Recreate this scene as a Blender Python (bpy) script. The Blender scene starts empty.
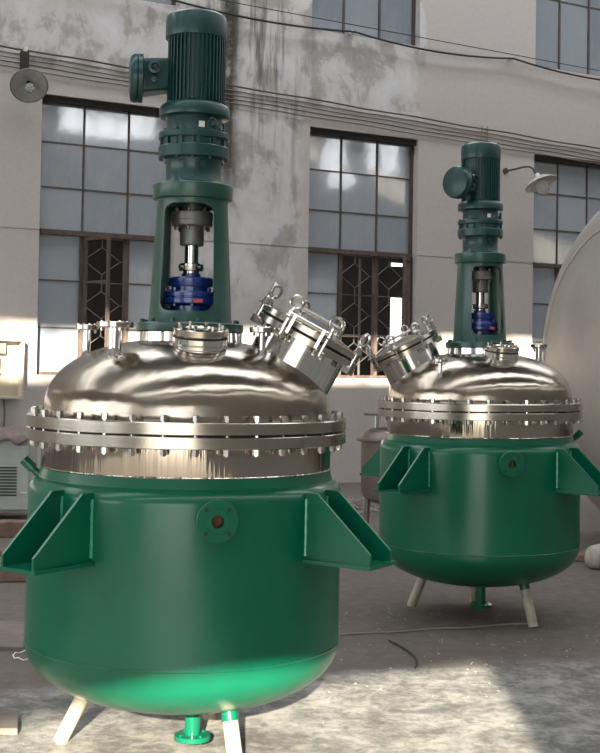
import bpy, math, random
from mathutils import Vector, Matrix, noise as mnoise
PI = math.pi
R = math.radians
scene = bpy.context.scene
col = scene.collection

# ------------------------------------------------------------------ camera
F_PX, IMG_W, IMG_H = 1250.0, 600, 753
CAM_H, PITCH, ROLL = 1.82, 1.5, 0.95
cam = bpy.data.cameras.new('camera')
cam.sensor_fit = 'VERTICAL'
cam.sensor_height = 36.0
cam.lens = F_PX / IMG_H * 36.0
cam.shift_y = -(F_PX * math.tan(R(PITCH)) + 12.0) / IMG_H
cam.clip_end = 400
cam_ob = bpy.data.objects.new('camera', cam)
col.objects.link(cam_ob)
cam_ob.matrix_world = (Matrix.Translation((0, 0, CAM_H)) @ Matrix.Rotation(R(90 + PITCH), 4, 'X')
                       @ Matrix.Rotation(R(ROLL), 4, 'Z'))
scene.camera = cam_ob

# ------------------------------------------------------------------ world, sun, exposure
world = bpy.data.worlds.new('world')
scene.world = world
world.use_nodes = True
bg = world.node_tree.nodes['Background']
bg.inputs['Color'].default_value = (0.93, 0.96, 1.0, 1)
bg.inputs['Strength'].default_value = 1.0
SUN_EL = 17.2
sun = bpy.data.lights.new('sun', 'SUN')
sun.energy = 6.0
sun.angle = R(0.6)
sun.color = (1.0, 0.90, 0.74)
sun_ob = bpy.data.objects.new('sun', sun)
col.objects.link(sun_ob)
sun_ob.rotation_euler = (R(90 - SUN_EL), 0, 0)      # shines along +Y, downwards
sun_ob.location = (0, -30, 20)
vs = scene.view_settings
vs.view_transform = 'Standard'
vs.look = 'None'
vs.gamma = 1.0
vs.use_curve_mapping = False
vs.exposure = 2.25
scene.cycles.use_denoising = True
scene.cycles.max_bounces = 8
scene.cycles.diffuse_bounces = 4
scene.cycles.caustics_reflective = False
scene.cycles.sample_clamp_indirect = 8.0

# ------------------------------------------------------------------ materials
def lin(c):
    return tuple(((v / 255) / 12.92 if v / 255 <= 0.04045 else (((v / 255) + 0.055) / 1.055) ** 2.4) for v in c)

def mat_base(name):
    m = bpy.data.materials.new(name)
    m.use_nodes = True
    nt = m.node_tree
    return m, nt, nt.nodes['Principled BSDF']

def N(nt, kind, **kw):
    n = nt.nodes.new(kind)
    for k, v in kw.items():
        if k in n.inputs.keys() if hasattr(n.inputs, 'keys') else False:
            n.inputs[k].default_value = v
        else:
            setattr(n, k, v)
    return n

def ramp(nt, fac, stops):
    r = nt.nodes.new('ShaderNodeValToRGB')
    e = r.color_ramp.elements
    while len(e) < len(stops):
        e.new(0.5)
    for el, (p, c) in zip(e, stops):
        el.position = p
        el.color = (*c, 1) if len(c) == 3 else c
    nt.links.new(fac, r.inputs[0])
    return r.outputs[0]

def noise(nt, vec, scale, detail=5, rough=0.6, dist=0.0):
    n = nt.nodes.new('ShaderNodeTexNoise')
    n.inputs['Scale'].default_value = scale
    n.inputs['Detail'].default_value = detail
    n.inputs['Roughness'].default_value = rough
    n.inputs['Distortion'].default_value = dist
    if vec is not None:
        nt.links.new(vec, n.inputs['Vector'])
    return n.outputs[0]

def mapping(nt, vec, scale=(1, 1, 1), loc=(0, 0, 0)):
    m = nt.nodes.new('ShaderNodeMapping')
    m.inputs['Scale'].default_value = scale
    m.inputs['Location'].default_value = loc
    nt.links.new(vec, m.inputs['Vector'])
    return m.outputs[0]

def mixc(nt, fac, a, b, mode='MIX'):
    m = nt.nodes.new('ShaderNodeMix')
    m.data_type = 'RGBA'
    m.blend_type = mode
    for sock, v in ((m.inputs[0], fac), (m.inputs[6], a), (m.inputs[7], b)):
        if isinstance(v, (int, float)):
            sock.default_value = v
        elif isinstance(v, tuple):
            sock.default_value = (*v, 1) if len(v) == 3 else v
        else:
            nt.links.new(v, sock)
    return m.outputs[2]

def math_n(nt, op, a, b=0.0, clamp=False):
    m = nt.nodes.new('ShaderNodeMath')
    m.operation = op
    m.use_clamp = clamp
    for i, v in enumerate((a, b)):
        if isinstance(v, (int, float)):
            m.inputs[i].default_value = v
        else:
            nt.links.new(v, m.inputs[i])
    return m.outputs[0]

def smooth(nt, val, lo, hi):
    m = nt.nodes.new('ShaderNodeMapRange')
    m.interpolation_type = 'SMOOTHSTEP'
    m.inputs['From Min'].default_value = lo
    m.inputs['From Max'].default_value = hi
    nt.links.new(val, m.inputs['Value'])
    return m.outputs[0]

def objvec(nt):
    return nt.nodes.new('ShaderNodeTexCoord').outputs['Object']

def bump(nt, bsdf, height, strength=0.2, dist=0.01):
    b = nt.nodes.new('ShaderNodeBump')
    b.inputs['Strength'].default_value = strength
    b.inputs['Distance'].default_value = dist
    nt.links.new(height, b.inputs['Height'])
    nt.links.new(b.outputs[0], bsdf.inputs['Normal'])

def paint(name, c, rough=0.35, coat=0.0, var=0.15, vscale=6, spec=0.5, metal=0.0, bmp=0.0):
    m, nt, b = mat_base(name)
    v = objvec(nt)
    n = noise(nt, v, vscale, 6, 0.65)
    dark = tuple(x * (1 - var) for x in c)
    lite = tuple(min(1, x * (1 + var) + var * 0.01) for x in c)
    nt.links.new(ramp(nt, n, [(0.3, dark), (0.7, lite)]), b.inputs['Base Color'])
    b.inputs['Roughness'].default_value = rough
    b.inputs['Metallic'].default_value = metal
    b.inputs['Coat Weight'].default_value = coat
    b.inputs['Coat Roughness'].default_value = 0.08
    b.inputs['Specular IOR Level'].default_value = spec
    if bmp:
        bump(nt, b, noise(nt, v, 60, 3), bmp, 0.004)
    return m

def steel(name, c=(0.70, 0.67, 0.62), rough=0.25, aniso=0.0, stretch=(1, 1, 60), var=0.1, bm=0.06, wave=0.0):
    m, nt, b = mat_base(name)
    v = objvec(nt)
    n = noise(nt, mapping(nt, v, stretch), 4.0, 4, 0.6)
    n2 = noise(nt, v, 3.0, 4, 0.6)
    nt.links.new(ramp(nt, n2, [(0.3, tuple(x * 0.86 for x in c)), (0.7, c)]), b.inputs['Base Color'])
    r = nt.nodes.new('ShaderNodeMapRange')
    r.inputs['To Min'].default_value = rough - var * 0.5
    r.inputs['To Max'].default_value = rough + var * 0.5
    nt.links.new(n, r.inputs['Value'])
    nt.links.new(r.outputs[0], b.inputs['Roughness'])
    b.inputs['Metallic'].default_value = 1.0
    if aniso:
        b.inputs['Anisotropic'].default_value = aniso
        t = nt.nodes.new('ShaderNodeTangent')
        t.direction_type = 'RADIAL'
        t.axis = 'Z'
        nt.links.new(t.outputs[0], b.inputs['Tangent'])
    h = n
    if wave:
        h = math_n(nt, 'ADD', n, math_n(nt, 'MULTIPLY', noise(nt, v, 2.6, 3, 0.55), wave))
    bump(nt, b, h, bm, 0.002 if bm < 0.1 else 0.02)
    return m

M = {}
M['dome_steel'] = steel('brushed_dome_steel', (0.37, 0.32, 0.26), 0.20, 0.7, (1, 1, 40), 0.1, 0.09, 80.0)
M['shell_steel'] = steel('rolled_shell_steel', (0.47, 0.42, 0.36), 0.12, 0.0, (3.2, 3.2, 0.15), 0.06, 0.5)
M['flange_steel'] = steel('turned_flange_steel', (0.50, 0.46, 0.39), 0.20, 0.2, (1, 1, 30))
M['polished'] = steel('polished_steel', (0.74, 0.72, 0.69), 0.13, 0.0, (4, 4, 4), 0.05)
M['bolt'] = steel('bolt_steel', (0.52, 0.50, 0.46), 0.22, 0.0, (4, 4, 4))
M['gap'] = paint('dark_gasket', (0.012, 0.012, 0.012), 0.7)
M['green'] = paint('green_gloss_paint', (0.0015, 0.100, 0.052), 0.28, 0.12, 0.10, 2.5, spec=0.35, bmp=0.02)
M['motor'] = paint('dark_teal_paint', (0.006, 0.043, 0.042), 0.33, 0.10, 0.18, 8, spec=0.4)
M['frame_green'] = paint('drive_frame_paint', (0.011, 0.060, 0.046), 0.35, 0.12, 0.15, 6)
M['blue'] = paint('blue_seal_paint', (0.008, 0.028, 0.17), 0.3, 0.3, 0.2, 12)
M['cast'] = paint('dark_cast_iron', (0.15, 0.15, 0.14), 0.42, 0, 0.2, 12, metal=0.4)
M['red_tag'] = paint('red_tag', (0.5, 0.09, 0.08), 0.5)
M['white_tag'] = paint('white_tag', (0.75, 0.76, 0.74), 0.5)
M['leg'] = paint('pale_pipe_leg', (0.38, 0.335, 0.25), 0.55, 0, 0.2, 14)
M['rust_hole'] = paint('rusty_bore', (0.25, 0.12, 0.06), 0.8, 0, 0.3, 20)
M['black'] = paint('black_rubber', (0.012, 0.012, 0.013), 0.55)
M['weld'] = paint('weld_bead', (0.05, 0.33, 0.21), 0.3, 0.3, 0.2, 30)
M['frame_brown'] = paint('rusty_window_steel', (0.085, 0.060, 0.048), 0.65, 0, 0.35, 10)
M['shade_strip'] = paint('reveal_shade_and_strap', (0.030, 0.026, 0.023), 0.8, 0, 0.3, 8)  # painted shadow of the window reveals, also the dark lamp strap
M['grille'] = paint('grille_bar', (0.10, 0.092, 0.082), 0.6, 0, 0.3, 10)
M['cable_brown'] = paint('brown_cable', (0.12, 0.075, 0.06), 0.7, 0, 0.2, 5)
M['cable_grey'] = paint('grey_cable', (0.20, 0.18, 0.16), 0.7, 0, 0.2, 5)
M['cable_black'] = paint('black_cable', (0.015, 0.015, 0.016), 0.6)
M['enamel'] = paint('white_enamel', (0.55, 0.54, 0.52), 0.25, 0.3, 0.15, 20)
M['enamel_back'] = paint('grey_enamel', (0.20, 0.21, 0.20), 0.4, 0.2, 0.2, 20)
M['enamel_in'] = paint('grey_white_enamel', (0.42, 0.42, 0.41), 0.25, 0.3, 0.15, 20)
M['ceramic'] = paint('white_ceramic', (0.65, 0.64, 0.60), 0.3, 0.3)
M['box_cream'] = paint('cream_box_paint', (0.52, 0.47, 0.38), 0.5, 0, 0.12, 8)
M['machine'] = paint('pale_grey_machine', (0.34, 0.37, 0.33), 0.5, 0, 0.1, 6)
M['rag'] = paint('brown_cloth', (0.17, 0.13, 0.115), 0.9, 0, 0.35, 18, bmp=0.4)
M['timber'] = paint('weathered_timber', (0.15, 0.095, 0.070), 0.85, 0, 0.35, 9, bmp=0.3)
M['plate'] = paint('rusty_sheet', (0.13, 0.105, 0.085), 0.6, 0, 0.3, 5)
M['tan_steel'] = paint('tan_tank_steel', (0.17, 0.13, 0.11), 0.45, 0, 0.2, 4, metal=0.35)
M['stone'] = paint('pale_stone', (0.36, 0.32, 0.28), 0.9, 0, 0.25, 10, bmp=0.4)
M['scrap'] = paint('scrap_swarf', (0.24, 0.22, 0.20), 0.6, 0, 0.4, 10)
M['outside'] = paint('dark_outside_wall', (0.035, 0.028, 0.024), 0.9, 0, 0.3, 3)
M['roof'] = paint('roof_underside', (0.16, 0.15, 0.14), 0.9, 0, 0.2, 1)
M['front'] = paint('front_wall_plaster', (0.30, 0.28, 0.26), 0.9, 0, 0.15, 1)

def glass_bulb():
    m, nt, b = mat_base('bulb_glass')
    b.inputs['Base Color'].default_value = (0.9, 0.93, 0.95, 1)
    b.inputs['Roughness'].default_value = 0.08
    b.inputs['Transmission Weight'].default_value = 0.75
    b.inputs['IOR'].default_value = 1.3
    return m
M['bulb'] = glass_bulb()

def sight_glass_mat():
    m, nt, b = mat_base('sight_glass')
    b.inputs['Base Color'].default_value = (0.10, 0.12, 0.12, 1)
    b.inputs['Roughness'].default_value = 0.04
    b.inputs['Coat Weight'].default_value = 0.6
    return m
M['sight'] = sight_glass_mat()

def pane_mat():
    m, nt, b = mat_base('dusty_blue_pane')
    oi = nt.nodes.new('ShaderNodeObjectInfo')
    base = ramp(nt, oi.outputs['Random'], [(0.0, (0.25, 0.29, 0.335)), (0.5, (0.29, 0.33, 0.375)), (1.0, (0.35, 0.385, 0.42))])
    dust = noise(nt, mapping(nt, objvec(nt), (1, 1, 0.35)), 5, 6, 0.7)
    c = mixc(nt, ramp(nt, dust, [(0.45, (0, 0, 0)), (0.8, (0.5, 0.5, 0.5))]), base, (0.42, 0.42, 0.42))
    nt.links.new(c, b.inputs['Base Color'])
    b.inputs['Roughness'].default_value = 0.06
    b.inputs['IOR'].default_value = 2.5
    # a faint waviness so mirrored openings break up
    bump(nt, b, noise(nt, objvec(nt), 2.5, 2), 0.10, 0.01)
    return m
M['pane'] = pane_mat()

def wall_mat():
    m, nt, b = mat_base('stained_plaster')
    v = objvec(nt)
    sep = nt.nodes.new('ShaderNodeSeparateXYZ')
    nt.links.new(v, sep.inputs[0])
    X, Z = sep.outputs[0], sep.outputs[2]
    fine = noise(nt, v, 14, 6, 0.7)
    big = noise(nt, v, 0.7, 5, 0.6)
    base = ramp(nt, fine, [(0.25, (0.47, 0.425, 0.395)), (0.75, (0.56, 0.515, 0.48))])
    base = mixc(nt, ramp(nt, big, [(0.35, (0, 0, 0)), (0.7, (0.55, 0.55, 0.55))]), base, (0.50, 0.47, 0.445))
    # whitewash left on the pier and on the upper course, with ragged edges
    edge = math_n(nt, 'ADD', X, math_n(nt, 'MULTIPLY', math_n(nt, 'SUBTRACT', noise(nt, v, 1.1, 4, 0.6), 0.5), 1.3))
    upper = math_n(nt, 'MULTIPLY', smooth(nt, math_n(nt, 'ADD', Z, math_n(nt, 'MULTIPLY', noise(nt, v, 1.5, 4), 0.5)), 6.0, 6.15),
                   math_n(nt, 'SUBTRACT', 1.0, smooth(nt, edge, 2.15, 2.3)))
    pier = math_n(nt, 'MULTIPLY', smooth(nt, edge, -2.0, -1.7), math_n(nt, 'SUBTRACT', 1.0, smooth(nt, edge, -0.15, 0.1)))
    pier = math_n(nt, 'MULTIPLY', pier, smooth(nt, Z, 2.3, 3.2))
    zone = math_n(nt, 'MAXIMUM', upper, pier)
    patch = noise(nt, mapping(nt, v, (1.0, 1, 0.75)), 1.5, 10, 0.66, 0.25)
    white = ramp(nt, patch, [(0.30, (0.30, 0.275, 0.25)), (0.45, (0.42, 0.395, 0.37)), (0.50, (0.57, 0.555, 0.54)), (0.72, (0.70, 0.69, 0.69))])
    c = mixc(nt, zone, base, white)
    # dark mossy rain streaks running down beside the motor
    st = noise(nt, mapping(nt, v, (2.6, 1, 0.22)), 1.7, 5, 0.65)
    streak = math_n(nt, 'MULTIPLY', ramp(nt, st, [(0.50, (0, 0, 0)), (0.62, (1, 1, 1))]),
                    math_n(nt, 'MULTIPLY', smooth(nt, X, -1.9, -1.5), math_n(nt, 'SUBTRACT', 1.0, smooth(nt, X, -0.6, 0.4))))
    streak = math_n(nt, 'MULTIPLY', streak, smooth(nt, Z, 3.6, 5.6))
    c = mixc(nt, math_n(nt, 'MULTIPLY', streak, 0.8), c, (0.10, 0.093, 0.07))
    moss = math_n(nt, 'MULTIPLY', math_n(nt, 'MULTIPLY', smooth(nt, X, -1.45, -1.33), math_n(nt, 'SUBTRACT', 1.0, smooth(nt, X, -1.27, -1.02))),
                  math_n(nt, 'MULTIPLY', smooth(nt, Z, 4.0, 4.9), ramp(nt, noise(nt, v, 3.0, 8, 0.75), [(0.30, (0, 0, 0)), (0.5, (1, 1, 1))])))
    c = mixc(nt, math_n(nt, 'MULTIPLY', moss, 0.9), c, (0.045, 0.045, 0.03))
    nt.links.new(c, b.inputs['Base Color'])
    b.inputs['Roughness'].default_value = 0.92
    b.inputs['Specular IOR Level'].default_value = 0.15
    bump(nt, b, math_n(nt, 'ADD', fine, math_n(nt, 'MULTIPLY', patch, 1.5)), 0.25, 0.01)
    return m
M['wall'] = wall_mat()

def floor_mat():
    m, nt, b = mat_base('worn_concrete_floor')
    v = objvec(nt)
    sep = nt.nodes.new('ShaderNodeSeparateXYZ')
    nt.links.new(v, sep.inputs[0])
    X, Y = sep.outputs[0], sep.outputs[1]
    fine = noise(nt, v, 9, 8, 0.72)
    mid = noise(nt, v, 2.2, 7, 0.68, 0.4)
    big = noise(nt, v, 0.35, 4, 0.6)
    dusty = ramp(nt, fine, [(0.28, (0.086, 0.072, 0.061)), (0.55, (0.135, 0.116, 0.1)), (0.8, (0.189, 0.168, 0.148))])
    dusty = mixc(nt, ramp(nt, big, [(0.4, (0, 0, 0)), (0.65, (0.6, 0.6, 0.6))]), dusty, (0.105, 0.085, 0.07))
    dusty = mixc(nt, ramp(nt, mid, [(0.55, (0, 0, 0)), (0.75, (0.6, 0.6, 0.6))]), dusty, (0.175, 0.16, 0.143))
    # near slab: darker cement with scuffed pale lime
    scuff = math_n(nt, 'ADD', math_n(nt, 'MULTIPLY', noise(nt, v, 3.2, 8, 0.7, 0.3), 0.55), math_n(nt, 'MULTIPLY', noise(nt, v, 13, 8, 0.75, 0.6), 0.45))
    near = ramp(nt, scuff, [(0.33, (0.060, 0.057, 0.052)), (0.46, (0.135, 0.13, 0.12)), (0.56, (0.26, 0.25, 0.225)), (0.72, (0.38, 0.365, 0.33))])
    line = math_n(nt, 'SUBTRACT', Y, math_n(nt, 'MULTIPLY', X, 0.28))
    line = math_n(nt, 'ADD', line, math_n(nt, 'MULTIPLY', math_n(nt, 'SUBTRACT', noise(nt, v, 2.5, 5, 0.6), 0.5), 0.5))
    c = mixc(nt, smooth(nt, line, 7.25, 7.5), near, dusty)
    nt.links.new(c, b.inputs['Base Color'])
    b.inputs['Roughness'].default_value = 0.85
    b.inputs['Specular IOR Level'].default_value = 0.25
    bump(nt, b, math_n(nt, 'ADD', fine, math_n(nt, 'MULTIPLY', scuff, 0.8)), 0.35, 0.012)
    return m
M['floor'] = floor_mat()

def tank_mat():
    m, nt, b = mat_base('dull_tank_steel')
    v = objvec(nt)
    n = noise(nt, v, 1.2, 6, 0.65)
    nt.links.new(ramp(nt, n, [(0.3, (0.40, 0.37, 0.34)), (0.7, (0.52, 0.49, 0.46))]), b.inputs['Base Color'])
    b.inputs['Metallic'].default_value = 0.75
    b.inputs['Roughness'].default_value = 0.46
    return m
M['tank'] = tank_mat()

# ------------------------------------------------------------------ mesh builder
class MB:
    def __init__(s):
        s.v, s.f = [], []
    def add(s, verts, faces, mx=None):
        o = len(s.v)
        s.v += [tuple(mx @ Vector(p)) if mx else tuple(p) for p in verts]
        s.f += [tuple(i + o for i in f) for f in faces]
        return s
    def box(s, x0, x1, y0, y1, z0, z1, mx=None):
        vs_ = [(x0, y0, z0), (x1, y0, z0), (x1, y1, z0), (x0, y1, z0), (x0, y0, z1), (x1, y0, z1), (x1, y1, z1), (x0, y1, z1)]
        return s.add(vs_, [(0, 3, 2, 1), (4, 5, 6, 7), (0, 1, 5, 4), (1, 2, 6, 5), (2, 3, 7, 6), (3, 0, 4, 7)], mx)
    def lathe(s, prof, n=48, mx=None, closed=False):
        # prof: (r, z) from bottom to top; r == 0 ends become poles; closed = profile is a loop
        vs_, fs, rows = [], [], []
        for r, z in prof:
            if r < 1e-6:
                rows.append([len(vs_)] * n); vs_.append((0, 0, z))
            else:
                rows.append(list(range(len(vs_), len(vs_) + n)))
                vs_ += [(r * math.cos(2 * PI * k / n), r * math.sin(2 * PI * k / n), z) for k in range(n)]
        pairs = list(zip(rows, rows[1:])) + ([(rows[-1], rows[0])] if closed else [])
        for a, b in pairs:
            for k in range(n):
                q = [a[k], a[(k + 1) % n], b[(k + 1) % n], b[k]]
                u = []
                for i in q:
                    if i not in u: u.append(i)
                if len(u) > 2: fs.append(tuple(u))
        return s.add(vs_, fs, mx)
    def disc(s, r, z0, z1, n=32, bev=0.0, mx=None):
        if bev:
            p = [(0, z0), (r - bev, z0), (r, z0 + bev), (r, z1 - bev), (r - bev, z1), (0, z1)]
        else:
            p = [(0, z0), (r, z0), (r, z1), (0, z1)]
        return s.lathe(p, n, mx)
    def ring(s, ri, ro, z0, z1, n=48, mx=None):
        return s.lathe([(ri, z0), (ro, z0), (ro, z1), (ri, z1)], n, mx, closed=True)
    def prism(s, poly, y0, y1, mx=None):
        # polygon in x-z, extruded in y
        n = len(poly)
        vs_ = [(x, y0, z) for x, z in poly] + [(x, y1, z) for x, z in poly]
        fs = [tuple(range(n)), tuple(reversed(range(n, 2 * n)))]
        fs += [(i, i + n, (i + 1) % n + n, (i + 1) % n) for i in range(n)]
        return s.add(vs_, fs, mx)
    def tube(s, pts, r, n=8, mx=None, closed=False, caps=True):
        pts = [Vector(p) for p in pts]
        m = len(pts)
        vs_, fs = [], []
        prev = None
        for i, p in enumerate(pts):
            a = pts[(i - 1) % m] if (closed or i > 0) else p
            b = pts[(i + 1) % m] if (closed or i < m - 1) else p
            t = (b - a).normalized()
            if prev is None:
                up = Vector((0, 0, 1)) if abs(t.z) < 0.9 else Vector((1, 0, 0))
                u = t.cross(up).normalized()
            else:
                u = (prev - t * prev.dot(t)).normalized()
            prev = u
            w = t.cross(u)
            rr = r[i] if isinstance(r, (list, tuple)) else r
            for k in range(n):
                an = 2 * PI * k / n
                vs_.append(tuple(p + u * (rr * math.cos(an)) + w * (rr * math.sin(an))))
        for i in range(m if closed else m - 1):
            j = (i + 1) % m
            for k in range(n):
                fs.append((i * n + k, i * n + (k + 1) % n, j * n + (k + 1) % n, j * n + k))
        if caps and not closed:
            fs.append(tuple(reversed(range(n))))
            fs.append(tuple(range((m - 1) * n, m * n)))
        return s.add(vs_, fs, mx)
    def torus(s, Rr, r, nR=24, n=8, mx=None):
        return s.tube([(Rr * math.cos(2 * PI * k / nR), Rr * math.sin(2 * PI * k / nR), 0) for k in range(nR)], r, n, mx, closed=True)
    def mesh(s, name, mat=None, ang=32):
        me = bpy.data.meshes.new(name)
        me.from_pydata(s.v, [], s.f)
        me.validate()
        import bmesh
        bm = bmesh.new(); bm.from_mesh(me)
        bmesh.ops.recalc_face_normals(bm, faces=bm.faces)
        bm.to_mesh(me); bm.free()
        for p in me.polygons: p.use_smooth = True
        me.set_sharp_from_angle(angle=R(ang))
        if mat: me.materials.append(M[mat] if isinstance(mat, str) else mat)
        return me
    def build(s, name, mat, parent=None, loc=None, rot=None, ang=32):
        return link(name, s.mesh(name, mat, ang), parent, loc, rot)

def link(name, data, parent=None, loc=None, rot=None):
    o = bpy.data.objects.new(name, data)
    col.objects.link(o)
    if parent: o.parent = parent
    if loc: o.location = loc
    if rot: o.rotation_euler = rot
    return o

def tag(o, label=None, cat=None, group=None, kind=None):
    if label: o['label'] = label
    if cat: o['category'] = cat
    if group: o['group'] = group
    if kind: o['kind'] = kind
    return o

def bevel(o, w, seg=2):
    b = o.modifiers.new('bevel', 'BEVEL')
    b.width = w; b.segments = seg; b.limit_method = 'ANGLE'; b.angle_limit = R(40)
    return o

def frame_from(direction, origin, up=(0, 0, 1)):
    z = Vector(direction).normalized()
    x = Vector(up).cross(z)
    if x.length < 1e-4: x = Vector((1, 0, 0))
    x.normalize()
    y = z.cross(x)
    m = Matrix((x, y, z)).transposed().to_4x4()
    m.translation = Vector(origin)
    return m

def RZ(a): return Matrix.Rotation(a, 4, 'Z')
def T(x, y, z): return Matrix.Translation((x, y, z))

# ------------------------------------------------------------------ the hall
YAW = R(29)
CY, SY = math.cos(YAW), math.sin(YAW)
Z0 = 19.0
def wall_pt(s, z, n=0.0):
    return (s * CY + n * SY, Z0 + s * SY - n * CY, z)
WALL_LOC, WALL_ROT = (0, Z0, 0), (0, 0, YAW)

fl = MB().add([(-60, -60, 0), (70, -60, 0), (70, 90, 0), (-60, 90, 0)], [(0, 1, 2, 3)]).build('floor', 'floor')
tag(fl, 'worn grey-brown concrete floor strewn with swarf', kind='structure')

# back wall (local x along the wall, local -y towards the camera)
WW = 2.0
LOW = [(-8.30, 1.62, 5.47), (-4.09, 1.62, 5.47), (0.12, 1.62, 5.47), (4.50, 1.62, 5.47), (8.8, 1.62, 5.47)]
UPZ = (6.98, 9.6)
WT = 0.30
wb = MB()
xs = [-22.0]
for s0, _, _ in LOW: xs += [s0, s0 + WW]
xs.append(24.0)
JZ = 3.60
for i in range(len(xs) - 1):
    a, b = xs[i], xs[i + 1]
    if i % 2 == 0:
        wb.box(a, b, 0, WT, 0, JZ - 0.012).box(a, b, 0.02, WT, JZ - 0.012, JZ + 0.006).box(a, b, 0, WT, JZ + 0.006, 10.4)
    else:
        wb.box(a, b, 0, WT, 0, 1.62).box(a, b, 0, WT, 5.47, UPZ[0]).box(a, b, 0, WT, UPZ[1], 10.4)
back = wb.build('wall_back', 'wall', None, WALL_LOC, WALL_ROT)
tag(back, 'stained pale plaster wall with tall steel windows', kind='structure')

PANE_Y = 0.185
def pane_mesh(w, h):
    return MB().box(-w / 2, w / 2, -0.004, 0.004, -h / 2, h / 2).mesh('pane', 'pane')
rnd = random.Random(4)

def window(idx, s0, z0, z1, rows, skip=(), transom=None, shade_strip=True):
    """steel window: frame mesh as root, panes as children; rows = list of bar heights"""
    ox, oz = s0, z0
    root = MB()
    W, H = WW, z1 - z0
    t = 0.045
    root.box(0, t, 0.13, 0.24, 0, H).box(W - t, W, 0.13, 0.24, 0, H).box(t, W - t, 0.13, 0.24, 0, t)
    root.box(t, W - t, 0.13, 0.24, H - t, H)
    rt = root.build('window_%d' % idx, 'frame_brown', None,
                    (wall_pt(ox, oz)[0], wall_pt(ox, oz)[1], oz), WALL_ROT)
    tag(rt, kind='structure')
    if shade_strip:
        MB().box(0.0, W, 0.05, 0.129, H - 0.085, H).build('shade_strip', 'shade_strip', rt)  # dark strip standing in for the shadow line under the reveal top
    cols_ = [0, W / 3, 2 * W / 3, W]
    for c in cols_[1:-1]:
        if transom is None:
            MB().box(c - 0.017, c + 0.017, 0.155, 0.215, t, H - t).build('mullion', 'frame_brown', rt)
        else:
            MB().box(c - 0.012, c + 0.012, 0.16, 0.21, transom + 0.04, H - t).build('mullion', 'frame_brown', rt)
            MB().box(c - 0.032, c + 0.032, 0.14, 0.23, t, transom - 0.03).build('mullion', 'frame_brown', rt)
    if transom is not None:
        MB().box(t, W - t, 0.09, 0.24, transom - 0.035, transom + 0.035).build('transom', 'frame_brown', rt)
    zs = [0] + rows + [H]
    for r_ in zs[1:-1]:
        if transom is not None and abs(r_ - transom) < 0.05: continue
        for k in range(3):
            if (k, 'bar') in skip and r_ < (transom or 0): continue
            MB().box(cols_[k] + 0.02, cols_[k + 1] - 0.02, 0.165, 0.205, r_ - 0.010, r_ + 0.010).build('glazing_bar', 'frame_brown', rt)
    for k in range(3):
        for j in range(len(zs) - 1):
            if (k, j) in skip: continue
            h = zs[j + 1] - zs[j] - 0.02
            p = link('pane', pane_mesh(W / 3 - 0.02, h), rt, ((cols_[k] + cols_[k + 1]) / 2, PANE_Y, (zs[j] + zs[j + 1]) / 2),
                     (R(rnd.uniform(-0.22, 0.22)), 0, R(rnd.uniform(-0.5, 0.5))))
    return rt

def grille(rt, c0, c1, z0, z1, nrow=3):
    """diamond lattice behind an open casement"""
    w = c1 - c0
    h = (z1 - z0) / nrow
    y = 0.26
    cx = (c0 + c1) / 2
    for j in range(nrow):
        a, b = z0 + j * h, z0 + (j + 1) * h
        m = (a + b) / 2
        g = MB()
        d = [(cx, y, a + 0.12), (c1 - 0.06, y, m), (cx, y, b - 0.12), (c0 + 0.06, y, m)]
        g.tube(d, 0.010, 6, closed=True)
        g.tube([(cx, y, a), (cx, y, a + 0.12)], 0.009, 6).tube([(cx, y, b - 0.12), (cx, y, b)], 0.009, 6)
        g.tube([(c0, y, m), (c0 + 0.06, y, m)], 0.009, 6).tube([(c1 - 0.06, y, m), (c1, y, m)], 0.009, 6)
        g.tube([(c0, y, b), (c1, y, b)], 0.009, 6)
        g.build('grille_panel', 'grille', rt)

def leaf(rt, hinge_s, width, z0, z1, ang, glass=True, sgn=1):
    """casement leaf swung into the hall about a vertical hinge"""
    t = 0.045
    f = MB()
    H = z1 - z0
    f.box(0, t, -0.02, 0.02, 0, H).box(width - t, width, -0.02, 0.02, 0, H)
    f.box(t, width - t, -0.02, 0.02, 0, t).box(t, width - t, -0.02, 0.02, H - t, H)
    for q in (1 / 3, 2 / 3):
        f.box(t, width - t, -0.012, 0.012, H * q - 0.014, H * q + 0.014)
    o = f.build('casement_leaf', 'frame_brown', rt, (hinge_s, 0.12, z0), (0, 0, ang))
    return o

ROWS = [0.655, 1.31, 1.975, 2.60, 3.225]
TR = 1.975
lower = []
for i, (s0, z0, z1) in enumerate(LOW):
    skip = ()
    if i == 1: skip = ((1, 0), (1, 1), (1, 2), (1, 'bar'))
    if i == 2: skip = ((1, 0), (1, 1), (1, 2), (2, 0), (2, 1), (2, 2), (2, 'bar'))
    w = window(i + 1, s0, z0, z1, ROWS, skip, TR)
    lower.append(w)
for i, (s0, _, _) in enumerate(LOW):
    window(i + 6, s0, UPZ[0], UPZ[1], [1.25], (), None, shade_strip=False)
w1, w2 = lower[1], lower[2]
grille(w1, WW / 3, 2 * WW / 3, 0.05, TR - 0.04)
leaf(w1, WW / 3 + 0.03, 0.60, 0.05, TR - 0.05, R(-76))
grille(w1, 2 * WW / 3, WW - 0.05, 0.05, 1.31, 2)
grille(w2, WW / 3, 2 * WW / 3, 0.05, TR - 0.04)
grille(w2, 2 * WW / 3, WW - 0.05, 0.05, TR - 0.04)
leaf(w2, WW - 0.05, 0.56, 0.05, TR - 0.05, R(227))
# pipe standing behind the lattice of the middle window
MB().tube([(1.12, 0.30, 0), (1.12, 0.30, 1.90)], 0.022, 10).build('window_bar', 'grille', w2)

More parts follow.
